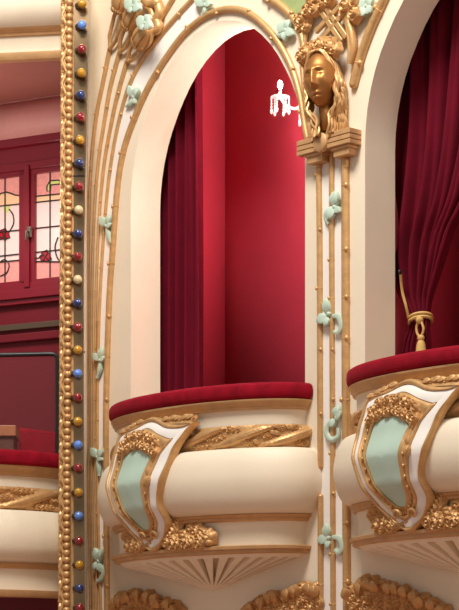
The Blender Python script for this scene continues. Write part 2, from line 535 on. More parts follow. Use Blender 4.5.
    for (w0, w1, z0, z1, cnt) in ((-.52, -.26, 2.275, 2.335, 6), (.08, .40, 2.315, 2.300, 8)):
        b = MB(); sg = 1 if w0 > 0 else -1
        rows = [[CSP(w0 + (w1 - w0) * k / 12, z0 - .04 + (z1 - z0) * k / 12, .0), CSP(w0 + (w1 - w0) * k / 12, z0 - .04 + (z1 - z0) * k / 12, .022),
                 CSP(w0 + (w1 - w0) * k / 12, z0 + .012 + (z1 - z0) * k / 12 + .02 * abs(math.sin(k * .8)), .018), CSP(w0 + (w1 - w0) * k / 12, z0 + .012 + (z1 - z0) * k / 12 + .02 * abs(math.sin(k * .8)), -.03)] for k in range(13)]
        b.grid(rows)
        for k in range(cnt):
            x = k / (cnt - 1); wv, zv = w0 + (w1 - w0) * x, z0 + (z1 - z0) * x
            a_, b_, n_ = cs_frame(wv, min(zv, 2.3)); c = CSP(wv, zv, .014)
            if k % 3 == 1: rose(b, c, a_, b_, n_, .032, rr)
            else: leaf(b, c - a_ * .04 * sg, a_ * sg + b_ * rr.uniform(-.35, .35), n_, .09, .024, .12)
        b.build('crest', M['carved'], root)
    # scrolls where the frame strands meet
    for (w0, z0, sgn) in ((-.2, 1.36, 1), (-.03, 1.36, -1)):
        pts = []; b = MB()
        for k in range(22):
            an = 4.5 * k / 21 * 1.4; r_ = .008 + .034 * (1 - k / 21)
            pts.append(CSP(w0 + sgn * r_ * math.cos(an), z0 + r_ * math.sin(an), .05))
        b.tube(pts, lambda t: .013 - .004 * t, 7)
        b.build('scroll', M['gold'], root)
    # rose clusters at both sides of the foot of the cartouche
    for (w0, w1, hmax, side, sd) in ((.07, .50, .27, 1, 21), (-.62, -.26, .22, -1, 22)):
        b = MB(); rr = random.Random(sd)
        for k in range(30):
            x = rr.random(); v = rr.random()
            prof = (1 - x * .75) if side > 0 else (.55 + .45 * math.sin(PI * x))
            wv = w0 + (w1 - w0) * x; zv = 1.275 + hmax * v * prof
            dd = -.05 + .05 * (1 - v)
            a_, b_, n_ = cs_frame(wv, 1.3)
            c = W(UC + wv, (EB + dd) * math.sqrt(1 - (wv / (EA + dd)) ** 2), zv)
            rose(b, c, a_, b_, n_, rr.uniform(.055, .075), rr)
        for k in range(4):
            wv = (w1 - .04 * k * side); a_, b_, n_ = cs_frame(wv, 1.3)
            c = W(UC + wv, (EB - .05) * math.sqrt(1 - (wv / (EA - .05)) ** 2), 1.29 + .01 * k)
            b.ball(c + n_ * .03, (a_ * .045, b_ * .035, n_ * .04), 2)
        b.build('rose_cluster', M['carved'], root)
    # fluted shell under the balcony
    b = MB(); rows = []; NT, NS = 420, 34; NF = 19
    for i in range(NT + 1):
        t = PI * i / NT; row = []
        for j in range(NS + 1):
            s_ = j / NS
            rad = (1 - s_) ** .92
            ea, eb = (EA - .075) * rad + .02 * s_, (EB - .075) * rad + .02 * s_
            z = 1.19 - .025 * min(1, s_ * 14) - .235 * (s_ ** 1.15)
            ph = (t / PI * NF) % 1.0
            cut = 0
            if .07 < s_ < .86:
                edge = min(1, (s_ - .07) / .04, (.86 - s_) / .05)
                wdt = .22 * (1 - .15 * s_)
                q = abs(ph - .5)
                if q < wdt: cut = edge * min(1, (wdt - q) / .06)
            row.append(W(UC + ea * math.cos(t), eb * math.sin(t), z + .085 * cut))
        rows.append(row)
    b.grid(rows); b.build('shell_bracket', M['cream'], root)
    return root


balc = make_balcony('bowed cream balcony under the middle arch, its whole velvet ledge in view')
dup(balc, UD * (PERIOD + .03), 'bowed cream balcony at the right edge, under the curtained arch')

# ------------------------------------------------------------------ the two stage-side boxes seen past the pier
LP = at(30, 500, 19.75); tan_ = R(36)
LC = Vector((LP.x - 1.5 * math.sin(tan_), LP.y + 1.5 * math.cos(tan_), 0))


def lplan(t, d, z): return Vector((LC.x + (1.5 + d) * math.sin(t), LC.y - (1.5 + d) * math.cos(t), z))


def lz(py): return (YH - py) * 19.75 / F


root = thing('balcony', Vector((LC.x + .3, LC.y - .9, lz(594))), 'cream balcony at the left edge beyond the bulb-lined gold moulding, below the window', 'balcony', None)
t0, t1 = R(-12), R(52)
zz = lambda *a_: [(d, lz(y)) for d, y in a_]
b = MB(); sweep(b, zz((-.03, 470), (-.07, 474), (-.07, 486), (-.06, 510), (.02, 511), (.07, 520), (.10, 534), (.09, 548), (.05, 558), (-.02, 563), (-.05, 569), (-.06, 580), (-.06, 592), (-.25, 592), (-.25, 470)), t0, t1, 40, lplan)
b.build('parapet', M['cream'], root)
b = MB(); sweep(b, cushion_profile(-.2, .03, lz(467), lz(450)), t0, t1, 40, lplan); b.build('velvet_ledge', M['velvet'], root)
b = MB(); sweep(b, zz((-.1, 476), (-.045, 475.5), (-.03, 472), (-.01, 470), (.0, 466), (-.1, 466)), t0, t1, 40, lplan); b.build('ledge_moulding', M['goldwood'], root)
b = MB(); sweep(b, zz((-.1, 569), (-.03, 568.5), (-.01, 566), (-.01, 564), (.005, 563), (-.1, 562)), t0, t1, 40, lplan); b.build('lower_moulding', M['goldwood'], root)
b = MB(); sweep(b, zz((-.12, 597), (-.03, 597), (-.015, 594), (-.015, 590), (-.12, 590)), t0, t1, 40, lplan); b.build('cornice', M['goldwood'], root)
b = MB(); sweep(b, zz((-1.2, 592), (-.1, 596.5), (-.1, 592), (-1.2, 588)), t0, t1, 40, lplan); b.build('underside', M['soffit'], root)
b = MB(); flds = {}; rows = []; rr = random.Random(31); L = .62; st = 160
for i in range(st + 1):
    t = t0 + (t1 - t0) * i / st; cum = 1.5 * t + .40; row = []
    nrm = Vector((math.sin(t), -math.cos(t), 0)); a_ = Vector((math.cos(t), math.sin(t), 0))
    for j in range(17):
        v = j / 16; z = lz(510) + (lz(487) - lz(510)) * v
        q = (cum / L - 1.0 * (v - .5)) % 1.0
        base = .035 * math.sin(PI * v) ** .5
        h = base + .032 * math.sin(PI * q / .5) ** .6 * (.75 + .25 * abs(math.cos(PI * 3 * q / .5))) * min(1, 6 * v + .25, 6 * (1 - v) + .25) if q < .5 else base * .55
        row.append(lplan(t, -.055 + h, z))
        if i % 5 == 0 and j in (3, 8, 13) and .58 < q < .94: rose(flds.setdefault(math.floor(cum / L - 1.0 * (v - .5)), MB()), lplan(t, -.035, z), a_, ZD, nrm, rr.uniform(.032, .044), rr)
    rows.append(row)
b.grid(rows); bd = b.build('twisted_band', M['gold'], root)
for f_ in flds.values(): f_.build('flower_carving', M['carved'], bd)

# upper box: straight front, its dark underside seen from below
UPD = Vector((math.cos(R(9)), -math.sin(R(9)), 0)); UPN = Vector((-math.sin(R(9)), -math.cos(R(9)), 0)); UP0 = at(30, 30, 19.7)


def uplan(t, d, z): p = UP0 + UPD * t + UPN * d; return Vector((p.x, p.y, z))


uzz = lambda *a_: [(d, (YH - y) * 19.7 / F) for d, y in a_]
root = thing('balcony', uplan(0, 0, (YH - 58) * 19.7 / F), 'upper balcony at the top left, seen from below with its brown underside', 'balcony', None)
b = MB(); sweep(b, uzz((-.2, -60), (-.05, -60), (-.05, -30), (.05, -20), (.12, -5), (.14, 8), (.10, 20), (.02, 27), (-.05, 33), (-.06, 52), (-.2, 52)), -.9, .33, 6, uplan); b.build('parapet', M['cream'], root, angle=60)
b = MB(); sweep(b, uzz((-.1, 34.5), (-.03, 34), (-.02, 31), (.0, 30), (.02, 27), (-.1, 26)), -.9, .33, 4, uplan); b.build('lower_moulding', M['goldwood'], root)
b = MB(); sweep(b, uzz((-.12, 58), (-.03, 58), (-.015, 55), (-.015, 51), (-.12, 51)), -.9, .33, 4, uplan); b.build('cornice', M['goldwood'], root)
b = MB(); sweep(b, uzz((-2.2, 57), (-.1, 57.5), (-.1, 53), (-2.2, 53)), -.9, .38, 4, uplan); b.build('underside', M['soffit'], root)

# window wall of the stage-side box
WA = R(27.5); WD = Vector((math.cos(WA), -math.sin(WA), 0)); WN = Vector((-math.sin(WA), -math.cos(WA), 0)); WP = at(30, 300, 21.1)


def wq(px, py, d=0.0):
    k = (px - CX) / F; q = WP + WN * d
    s_ = (k * q.y - q.x) / (WD.x - k * WD.y)
    p = q + WD * s_; return Vector((p.x, p.y, (YH - py) * p.y / F))


def wbox(b, x0, x1, ytop, ybot, d0, d1, xm=30):
    """a horizontal or upright member on the window wall: pixel extents at column xm"""
    za, zb = wq(xm, ytop).z, wq(xm, ybot).z
    p0, p1 = wq(x0, 300), wq(x1, 300)
    c = (p0 + p1) / 2; L_ = (p1 - p0).length / 2
    b.box(Vector((c.x, c.y, (za + zb) / 2)) + WN * ((d0 + d1) / 2), (WD * L_, WN * (abs(d1 - d0) / 2), ZD * (abs(za - zb) / 2)))


b = MB()
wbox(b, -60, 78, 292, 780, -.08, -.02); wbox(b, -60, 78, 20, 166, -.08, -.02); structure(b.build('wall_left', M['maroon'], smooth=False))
# beam between the underside and the window
b = MB(); BY = wq(30, 100).y - .12
prof = []
za, zb = (YH - 97) * 20.95 / F, (YH - 137) * 20.95 / F
for i in range(9):
    t = PI * i / 8
    prof.append((.02 + .13 * math.sin(t) ** .7, za + (zb - za) * (i / 8)))
prof = [(-.1, za + .3), (.03, za + .3), (.03, za)] + prof + [(-.1, zb)]
rows = [[Vector((wq(px, 120).x, wq(px, 120).y, 0)) + WN * d + ZD * z for d, z in prof] for px in (-60, 76)]
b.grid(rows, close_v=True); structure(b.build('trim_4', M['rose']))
b = MB()
wbox(b, -60, 78, 137, 146, -.02, .06); wbox(b, -60, 78, 146, 164, -.02, .01); wbox(b, -60, 78, 290, 299, -.02, .07); wbox(b, -60, 78, 299, 304, -.02, .04)
structure(b.build('trim_5', M['sash'], smooth=False, bevel=.006))
b = MB(); wbox(b, -60, 78, 323, 329, -.03, .02); structure(b.build('trim_6', M['rail'], smooth=False, bevel=.006))
b = MB(); wbox(b, -60, 78, 333, 341, -.03, .03); structure(b.build('trim_7', M['maroon'], smooth=False, bevel=.01))

# window: frame, two sashes, leaded glass
win = bpy.data.objects.new('window_1', None); COL.objects.link(win); win.location = wq(30, 292); ORG['window_1'] = Vector(win.location); win['kind'] = 'structure'
b = MB()
wbox(b, -60, 78, 162, 170, -.05, .03); wbox(b, -60, 78, 283, 292, -.05, .03); wbox(b, 26.5, 31.5, 166, 288, -.05, .05); wbox(b, -60, -40, 166, 288, -.05, .05)
wbox(b, 70, 78, 166, 288, -.05, .05)
b.build('window_frame', M['sash'], win, smooth=False, bevel=.006)


def pane(outline, d=-.02, key='glass_white'):
    top = [wq(x, y, d) for x, y in outline]; bot = [wq(x, y, d - .008) for x, y in outline]
    q = MB(); q.poly(top); q.poly(bot[::-1]); q.grid([top + top[:1], bot + bot[:1]]); return q


def add_pane(lst, d=-.02):
    q = MB()
    for outline in lst:
        top = [wq(x, y, d) for x, y in outline]; bot = [wq(x, y, d - .008) for x, y in outline]
        q.poly(top); q.poly(bot[::-1]); q.grid([top + top[:1], bot + bot[:1]])
    return q


def sash(x0, x1, g0, g1, ytop, ybot):
    s_ = MB()
    wbox(s_, x0, g0, ytop - 5, ybot + 5, -.03, .02, 30); wbox(s_, g1, x1, ytop - 5, ybot + 5, -.03, .02, 30)
    wbox(s_, x0, x1, ytop - 5, ytop, -.03, .02, 30); wbox(s_, x0, x1, ybot, ybot + 5, -.03, .02, 30)
    return s_


sl = lambda x: -.105 * (x - 30)    # horizontals on this wall climb to the right in the photograph
for nm, (x0, x1, g0, g1) in {'a': (-32, 26.5, -26, 20), 'b': (31.5, 70, 35.5, 66)}.items():
    sh = sash(x0, x1, g0, g1, 175, 280).build('sash', M['sash'], win, smooth=False, bevel=.005)
    Yr = lambda x, y: (x, y + sl(x))
    gw = g1 - g0; mid = 5 if nm == 'a' else 50
    xs = [g0 + gw * k / 10 for k in range(11)]
    if nm == 'a':
        arc = lambda x: 192 - 2.5 * math.cos((x - 5) / 14 * PI)
        low = lambda x: 259 + 0 * x
    else:
        arc = lambda x: 197 - (0 if x < 45 else 0)
        low = lambda x: 262 + (x - 35) * .12
    peach_b = 203
    wob = lambda f: [Yr(x, f(x)) for x in xs]
    top_l = [Yr(g0, 175), Yr(g1, 175)]
    q = add_pane([top_l + wob(arc)[::-1], wob(low) + [Yr(g1, 280), Yr(g0, 280)]]); q.build('rose_glass', M['glass_rose'], sh, smooth=False)
    q = add_pane([wob(arc) + [Yr(g1, peach_b), Yr(g0, peach_b)]]); q.build('peach_glass', M['glass_peach'], sh, smooth=False)
    q = add_pane([[Yr(g0, peach_b), Yr(g1, peach_b)] + wob(low)[::-1]]); q.build('milky_glass', M['glass_white'], sh, smooth=False)
    # ruby rose
    rx, ry = (4, 232) if nm == 'a' else (45.5, 258)
    pet = []
    for k in range(14):
        an = 2 * PI * k / 14; rr_ = (6.0 if k % 2 else 4.8) * (1 + .12 * math.sin(3 * an))
        pet.append((rx + rr_ * math.cos(an), ry + rr_ * math.sin(an) + sl(rx)))
    q = add_pane([pet], -.014); q.build('ruby_glass', M['glass_red'], sh, smooth=False)
    if nm == 'a': lf = [(3, 206), (6, 203), (10, 204), (9, 209), (5, 211)]
    else: lf = [(47, 188), (50, 183), (58, 183), (62, 185), (62, 187), (51, 187), (50, 193), (47, 193)]
    q = add_pane([[(x, y + sl(x)) for x, y in lf]], -.014); q.build('leaf_glass', M['glass_leaf'], sh, smooth=False)
    ld = MB()

    def came(pts, r=.007): ld.tube([wq(x, y + sl(x), -.012) for x, y in pts], r, 5)
    came([(mid, 175), (mid, 280)]); came([(x, arc(x)) for x in xs]); came([(g0, peach_b), (g1, peach_b)]); came([(x, low(x)) for x in xs])
    came([(g0, 229), (g1, 229)]); came([(g0, 253), (g1, 253)])
    if nm == 'a':
        came(cr([(9, 207), (13, 213), (13.5, 222), (9, 230)], 5)); came([(x, y) for x, y in cr([(-4, 262), (4, 257), (9, 262), (7, 270), (0, 273)], 5)])
        came(cr([(-2, 232), (3, 235), (6, 230)], 4), .006); came(cr([(2, 228), (4, 234), (8, 236)], 4), .006)
    else:
        came([(x, y) for x, y in lf + lf[:1]]); came(cr([(44, 256), (38, 259), (36, 258)], 4)); came(cr([(58, 240), (55, 250), (58, 262), (66, 266)], 5))
        came([(42, 255), (49, 262)], .006); came([(48, 254), (43, 262)], .006)
    came([(x, y - sl(x)) for x, y in pet + pet[:1]], .006)
    ld.build('leading', M['lead'], sh)
b = MB(); c = wq(29.5, 232, .06); b.box(c, (WD * .018, WN * .02, ZD * .05)); b.tube([c + WN * .03, c + WN * .06, c + WN * .06 - ZD * .09], .012, 6)
b.build('window_latch', M['socket'], win, bevel=.003)

# floor and side of the stage-side box
b = MB(); zf = 1.25
b.poly([Vector((LC.x - 1.2, LC.y - 1.3, zf)), Vector((LC.x + .9, LC.y - 1.0, zf)), Vector((wq(100, 300).x, wq(100, 300).y, zf)), Vector((wq(-55, 300).x, wq(-55, 300).y, zf))])
structure(b.build('floor_left', M['carpet'], solid=.02))

# ------------------------------------------------------------------ black-framed glass screen, bench and table in that box
GY = 20.0
scr = thing('glass_screen', at(25, 448, GY), 'black tubular framed glass screen standing behind the left velvet ledge', 'screen')
pp = [at(-40, 354.5, GY), at(0, 355, GY), at(48, 354, GY)] + [at(52 + 5.5 * math.sin(R(a_)), 359.5 - 5.5 * math.cos(R(a_)), GY) for a_ in range(0, 91, 15)] + [at(57.5, 380, GY), at(57.5, 458, GY)]
b = MB(); b.tube(pp, .021, 8); b.build('frame', M['dark'], scr)
b = MB(); b.box(at(8, 404, GY), (Vector((.44, 0, 0)), Vector((0, .004, 0)), Vector((0, 0, .44)))); b.build('glass_pane', M['screen'], scr, smooth=False)

tb = thing('wooden_table', Vector((at(0, 440, 20.3).x, 20.3, 1.25)), 'brown wooden table end just above the left velvet ledge', 'table')
tz = (YH - 428) * 20.3 / F
b = MB(); b.box(Vector((at(18, 0, 20.3).x - .55, 20.3, tz - .05)), (Vector((.55, 0, 0)), Vector((0, .22, 0)), Vector((0, 0, .05)))); b.build('tabletop', M['wood'], tb, smooth=False, bevel=.008)
b = MB(); b.box(Vector((at(15.5, 0, 20.3).x - .52, 20.3, tz - .19)), (Vector((.52, 0, 0)), Vector((0, .19, 0)), Vector((0, 0, .09)))); b.build('apron', M['darkwood'], tb, smooth=False, bevel=.006)
for sx in (-.98, -.06):
    for sy in (-.15, .15):
        b = MB(); b.box(Vector((at(15.5, 0, 20.3).x + sx, 20.3 + sy, (tz - .28 + 1.25) / 2)), (Vector((.03, 0, 0)), Vector((0, .03, 0)), Vector((0, 0, (tz - .28 - 1.25) / 2))))
        b.build('leg', M['darkwood'], tb, smooth=False, bevel=.004)
bn = thing('upholstered_bench', Vector((at(40, 440, 20.65).x, 20.65, 1.25)), 'dark red velvet bench back beside the brown table, behind the left ledge', 'bench')
b = MB(); p0, p1 = at(20, 428, 20.65), at(70, 434, 20.65)
rows = []
for p in (p0, p1): rows.append([Vector((p.x, p.y - .06, 1.7)), Vector((p.x, p.y - .06, p.z - .03)), Vector((p.x, p.y - .03, p.z)), Vector((p.x, p.y + .03, p.z)), Vector((p.x, p.y + .06, p.z - .03)), Vector((p.x, p.y + .06, 1.7))])
b.grid(rows, close_v=True); b.poly(rows[0]); b.poly(rows[1][::-1]); b.build('bench_back', M['velvet'], bn)
b = MB(); b.box(Vector(((p0.x + p1.x) / 2, 20.5, 1.62)), (Vector(((p1.x - p0.x) / 2, 0, 0)), Vector((0, .16, 0)), Vector((0, 0, .08)))); b.build('seat', M['velvet'], bn, bevel=.03)
for p in (p0, p1):
    for dy in (-.1, .12):
        b = MB(); b.box(Vector((p.x + (.06 if p is p0 else -.06), 20.52 + dy, 1.395)), (Vector((.03, 0, 0)), Vector((0, .03, 0)), Vector((0, 0, .145)))); b.build('leg', M['darkwood'], bn, bevel=.004)

# ================================================================== PIER: gold moulding and lamp strip
PY_ = 19.42
b = MB()
c0, c1 = at(61, 0, PY_).x, wp(88, 300, 0).x
b.box(Vector(((c0 + c1) / 2, PY_ + .30, 2.95)), (Vector(((c1 - c0) / 2, 0, 0)), Vector((0, .17, 0)), Vector((0, 0, 4.25))))
structure(b.build('wall_pier', M['cream'], smooth=False))

zlo, zhi = (YH - 625) * PY_ / F, (YH + 15) * PY_ / F
PXM = PY_ / F
rm = thing('gold_moulding', at(66, 612, PY_), 'tall carved gold moulding with a row of beads and a zigzag ribbon, left of the bulbs', 'moulding')
b = MB(); c = at(66, 300, PY_ + .06)
xl = lambda y: 60.5 - 3.0 * y / 610       # left edge leans very slightly
rows = [[at(xl(y) + 1, y, PY_ + .13), at(xl(y) + .5, y, PY_ + .05), at(xl(y) + 2, y, PY_ + .02), at(xl(y) + 8, y, PY_ + .02), at(73.5, y, PY_ + .03), at(74, y, PY_ + .13)] for y in (-15, 300, 625)]
b.grid(rows); b.build('backing', M['gold'], rm, smooth=False)
b = MB(); y = -12.0; k = 0
while y < 622:
    xb = xl(y) + 8.9
    b.ball(at(xb, y, PY_ - .005), (Vector((.036, 0, 0)), Vector((0, .034, 0)), Vector((0, 0, .0335))), 2); y += 7.15
b.build('bead_row', M['gold'], rm)
b = MB(); zr = 23.0; y = -20.0
while y < 625:
    e = 0.6
    fr = (Vector((0, 1, 0)), .6)
    b.tube([at(xl(y) + 6.4, y, PY_ - .008), at(xl(y) + 1.5, y + zr * .5, PY_ - .01), at(xl(y) + 6.4, y + zr, PY_ - .008)], .0135, 8, flat=fr)
    b.tube([at(xl(y) + 6.2, y + 4.6, PY_ + .006), at(xl(y) + 3.9, y + zr * .5, PY_ + .004), at(xl(y) + 6.2, y + zr - 5.4, PY_ + .006)], .008, 6, flat=fr)
    y += zr
b.build('zigzag_ribbon', M['gold'], rm)
b = MB(); y = -20.0; rr = random.Random(4)
X, Yv = Vector((1, 0, 0)), Vector((0, -1, 0))
while y < 625:
    rose(b, at(xl(y) + 3.0, y, PY_ + .018), X, ZD, Yv, .024, rr); rose(b, at(xl(y) + 6.2, y + zr * .5, PY_ + .018), X, ZD, Yv, .018, rr); leaf(b, at(xl(y) + 2.6, y - 2, PY_ + .018), ZD, Yv, .07, .013); leaf(b, at(xl(y) + 2.6, y + 2, PY_ + .018), -ZD, Yv, .07, .013); y += zr
b.build('rosette_row', M['gold'], rm)

SY = 19.40
ls = thing('lamp_strip', at(80, 612, SY), 'grey metal lamp strip carrying the coloured bulbs, between gold moulding and stalks', 'lamp strip')
xr = lambda y: 89 - 5.5 * min(1, max(0, y) / 260) + 1.5 * max(0, (y - 420) / 190)
b = MB(); rows = []
for i in range(33):
    y = -15 + 640 * i / 32
    rows.append([at(73, y, SY + .05), at(74, y, SY + .05), at(xr(y) - .6, y, SY + .05), at(xr(y) - .6, y, SY + .02), at(xr(y) + .3, y, SY + .02), at(xr(y) + .3, y, SY + .25)])
b.grid(rows); b.build('channel', M['metal'], ls, smooth=False)
for y in (176, 352):
    b = MB(); b.box(at(79, y, SY + .048), (Vector((.055, 0, 0)), Vector((0, .003, 0)), Vector((0, 0, .006))))
    b.build('joint', M['dark'], ls, smooth=False)

seq = [(4, 'amber'), (25, 'sky'), (49, 'red'), (73, 'amber'), (95, 'blue'), (117, 'red'), (140, 'amber'), (163, 'blue'), (186.5, 'red'), (210, 'cream'), (233.5, 'blue'), (256.5, 'red'),
       (279.5, 'cream'), (303, 'blue'), (327, 'red'), (350, 'amber'), (373.5, 'sky'), (397.5, 'red'), (421.5, 'amber'), (445, 'sky'), (468, 'red'), (492.5, 'amber'), (516, 'sky'), (541, 'red'), (565, 'amber'), (588.5, 'blue'), (608, 'red')]
word = {'amber': 'amber', 'sky': 'light blue', 'red': 'red', 'blue': 'dark blue', 'cream': 'cream'}
ORDN = ['topmost', 'second', 'third', 'fourth', 'fifth', 'sixth', 'seventh', 'eighth', 'ninth']
tot = {k: sum(1 for s_ in seq if s_[1] == k) for k in word}; cnt = {k: 0 for k in word}
bax = Vector((.55, -.80, -.05)).normalized()
proto = {}
for y, kcol in seq:
    x = 81.8 - 4.4 * min(1, max(0, y - 40) / 220) + 2.2 * max(0, (y - 420) / 190)
    c = at(x, y, SY - .02)
    k_ = cnt[kcol]; cnt[kcol] += 1
    pos = 'lowest' if k_ == tot[kcol] - 1 else ORDN[k_]
    lab = f'{word[kcol]} glass bulb on the lamp strip, {pos} of the {word[kcol]} ones'
    if kcol not in proto:
        t = thing('light_bulb', c, lab, 'light bulb', 'coloured bulbs on the lamp strip')
        q = MB(); rows = []
        e1 = bax.cross(ZD).normalized(); e2 = e1.cross(bax)
        prof = [(.0, .016), (.012, .020), (.026, .032), (.042, .040), (.058, .040), (.072, .033), (.083, .020), (.087, .004)]
        for (d, r_) in prof: rows.append([c + bax * (d - .045) + (e1 * math.cos(a_) + e2 * math.sin(a_)) * r_ for a_ in [2 * PI * j / 16 for j in range(16)]])
        q.grid(rows, close_v=True); q.poly(rows[-1]); q.build('glass', M['bulb_' + kcol], t)
        q = MB(); q.tube([c - bax * .075, c - bax * .036], .027, 14); q.tube([c - bax * .044, c - bax * .034], .031, 14); q.build('socket', M['socket'], t)
        proto[kcol] = t
    else:
        dup(proto[kcol], c - Vector(proto[kcol].location), lab)

# ================================================================== GILDED STALKS ON THE WALL
def stem(mb, pts, r, n=.012, k=10, nubs=None, sd=1):
    pts = cr(pts, k); rr = random.Random(sd)
    P = [wp(x, y, n) for x, y in pts]
    rf = r if callable(r) else (lambda t: r)
    mb.tube(P, rf, 8)
    mb.sphere(P[0], rf(0), 2); mb.sphere(P[-1], rf(1), 2); NP = len(P); idx = 0
    # buds and joints along the stalk
    acc = rr.uniform(.1, .4)
    for a_, b_ in zip(P, P[1:]):
        r = rf(idx / NP); idx += 1
        acc -= (b_ - a_).length
        if acc < 0:
            acc = rr.uniform(.28, .5)
            side = rr.choice((-1, 1)); d = (b_ - a_).normalized(); e = d.cross(ND)
            mb.ball(a_ + e * side * r * .8 + ND * r * .6, (d * r * .75, e * r * .6, ND * r * .6), 1)
            mb.ball(a_, (d * r * .5, e * r * 1.2, ND * r * 1.15), 1)


def single(name, pts, r, label, cat='stalk', group=None, sd=1, n=.012):
    b = MB(); stem(b, pts, r, n, sd=sd); return tag(b.build(name, M['gold']), label, cat, group)


GS = 'gilded stalks left of the middle arch'
heads = [((122, 1), (110, 49)), ((133, 18), (119.5, 53)), ((143, 37), (127, 62))]
paths = [[(110, 49), (103, 83), (96, 118), (91, 165), (88.8, 220), (88.0, 300), (88, 400), (88.8, 500), (90.5, 612)],
         [(119.5, 53), (111, 85), (105, 118), (98, 165), (94, 220), (91.8, 300), (91.5, 400), (92.2, 500), (93.5, 612)],
         [(127, 62), (119, 90), (112.5, 118), (104, 165), (99, 220), (96, 300), (95, 400), (95.8, 500), (97, 612)]]
names = ['beside the bulbs', 'middle of three', 'innermost of three']
for i, (h, p) in enumerate(zip(heads, paths)):
    t = thing('gilded_stalk', wp(*p[-1], 0), f'gilded poppy stalk with a seed head left of the arch, {names[i]}', 'stalk', GS)
    b = MB(); stem(b, p, lambda t: .0235 - .0105 * min(1, t * 1.9), sd=i + 3)
    b.build('stem', M['gold'], t)
    # seed head: ribbed globe with a toothed collar, joined by a looped calyx
    c = wp(*h[0], .10); d = (wp(*h[1], .03) - c); d.normalize()
    e1 = d.cross(ND).normalized(); e2 = e1.cross(d).normalized()
    b = MB(); rows = []
    for j in range(17):
        th = PI * j / 16; row = []
        for kk in range(48):
            an = 2 * PI * kk / 48; r_ = .105 * math.sin(th) ** .9 * (1 - .16 * max(0, 1 - 4 * abs(math.sin(an * 4))))
            row.append(c - d * (.125 * math.cos(th)) + (e1 * math.cos(an) + e2 * math.sin(an) * .85) * r_)
        rows.append(row)
    b.grid(rows, close_v=True); b.build('seed_head', M['gold'], t)
    b = MB()
    for kk in range(22):
        an = 2 * PI * kk / 22; q = c + d * .085 + (e1 * math.cos(an) + e2 * math.sin(an) * .85) * .078
        b.ball(q, (d * .028, (e1 * math.cos(an) + e2 * math.sin(an)) * .016, (e2 * math.cos(an) - e1 * math.sin(an)) * .010), 1)
    b.build('collar', M['gold'], t)
    b = MB()
    base = wp(*h[1], .03)
    for sg in (-1, 1):
        b.tube([base, base - d * .10 + e1 * .055 * sg, c + d * .16 + e1 * .06 * sg, c + d * .09 + e1 * .035 * sg], .018, 7)
    b.build('calyx', M['gold'], t)
single('gilded_stalk', S4, lambda t: .024 - .008 * min(1, max(0, t - .1) * 2), 'gilded stalk without a seed head rising past the three poppies and over the arch', group=GS, sd=9)
single('gilded_stalk', [(174, -3), (165, 12), (158, 22), (153, 32)], .024, 'short gilded stalk at the top left, ending behind the poppy heads', group=GS, sd=10)
single('arch_border', S5L + S5T, .030, 'gilded bamboo-like border bent around the middle arch', 'border', sd=11)
u_, z_ = uz(300, 0)
RA = [(392, -18), (383, 2), (371, 29), (361, 57), (354, 84)]
b = MB(); stem(b, RA, .040, .016, sd=12); tag(b.build('arch_border', M['gold']), 'thick gilded border end curving round the curtained arch, right of the mask', 'border')

# gilded scrolls beside the poppy heads
t = thing('gilded_scroll', wp(157, 40, 0), 'curled gilded scrollwork right of the poppy seed heads at the top', 'scroll')
b = MB()
b.tube([wp(x, y, .05) for x, y in cr([(142, -4), (150, 4), (157, 3), (160, 12), (157, 20), (159, 27), (155, 31), (150, 29)], 6)], .045, 8)
b.tube([wp(x, y, .05) for x, y in cr([(147, 6), (151, 10), (153, 16), (151, 20)], 6)], .032, 8)
b.build('scroll', M['gold'], t)
b = MB()
for (x, y) in ((150, 29), (151, 20), (157, 3)): b.sphere(wp(x, y, .06), .05, 2)
b.build('boss', M['gold'], t)

# pillar stalks under the capital
PS = 'gilded stalks on the pillar'
SLP = [(319, 163), (320, 250), (320.3, 350), (320.8, 466)]
single('gilded_stalk', SLP, .027, 'left stalk on the pillar below the capital, down to the balcony side', group=PS, sd=21)
single('gilded_stalk', [(320.8, 497), (321, 550), (321, 612)], .027, 'short left stalk on the pillar below the balcony bulge', group=PS, sd=22)
single('gilded_stalk', [(332, 152), (332, 250), (332.5, 350), (333, 480), (333.5, 612)], .025, 'thin middle stalk on the pillar running down behind the mint sprigs', group=PS, sd=23)
single('gilded_stalk', [(345.5, 155), (345.8, 250), (346, 350), (346.5, 480), (347.3, 612)], .036, 'thickest stalk at the right side of the pillar', group=PS, sd=24)


# ------------------------------------------------------------------ mint sprigs
def sprig(label, leaves, tail, n0=.03, name='leaf_sprig'):
    x0, y0 = leaves[0][0], leaves[0][1]
    b = MB()
    for (x, y, x2, y2, wd) in leaves:
        p, q = wp(x, y, n0), wp(x2, y2, n0); leaf(b, p, q - p, ND, (q - p).length, wd * .78, .16)
    if tail:
        P = [wp(x, y, n0) for x, y in cr(tail, 6)]
        b.tube(P, lambda t: .017 + .012 * math.sin(PI * min(1, t * 1.2)), 7, flat=(ND, .8))
    b.sphere(wp(x0, y0, n0 + .01), .022, 2)
    o = b.build(name, M['mint']); tag(o, label, 'leaf sprig', 'mint green leaf sprigs'); return o


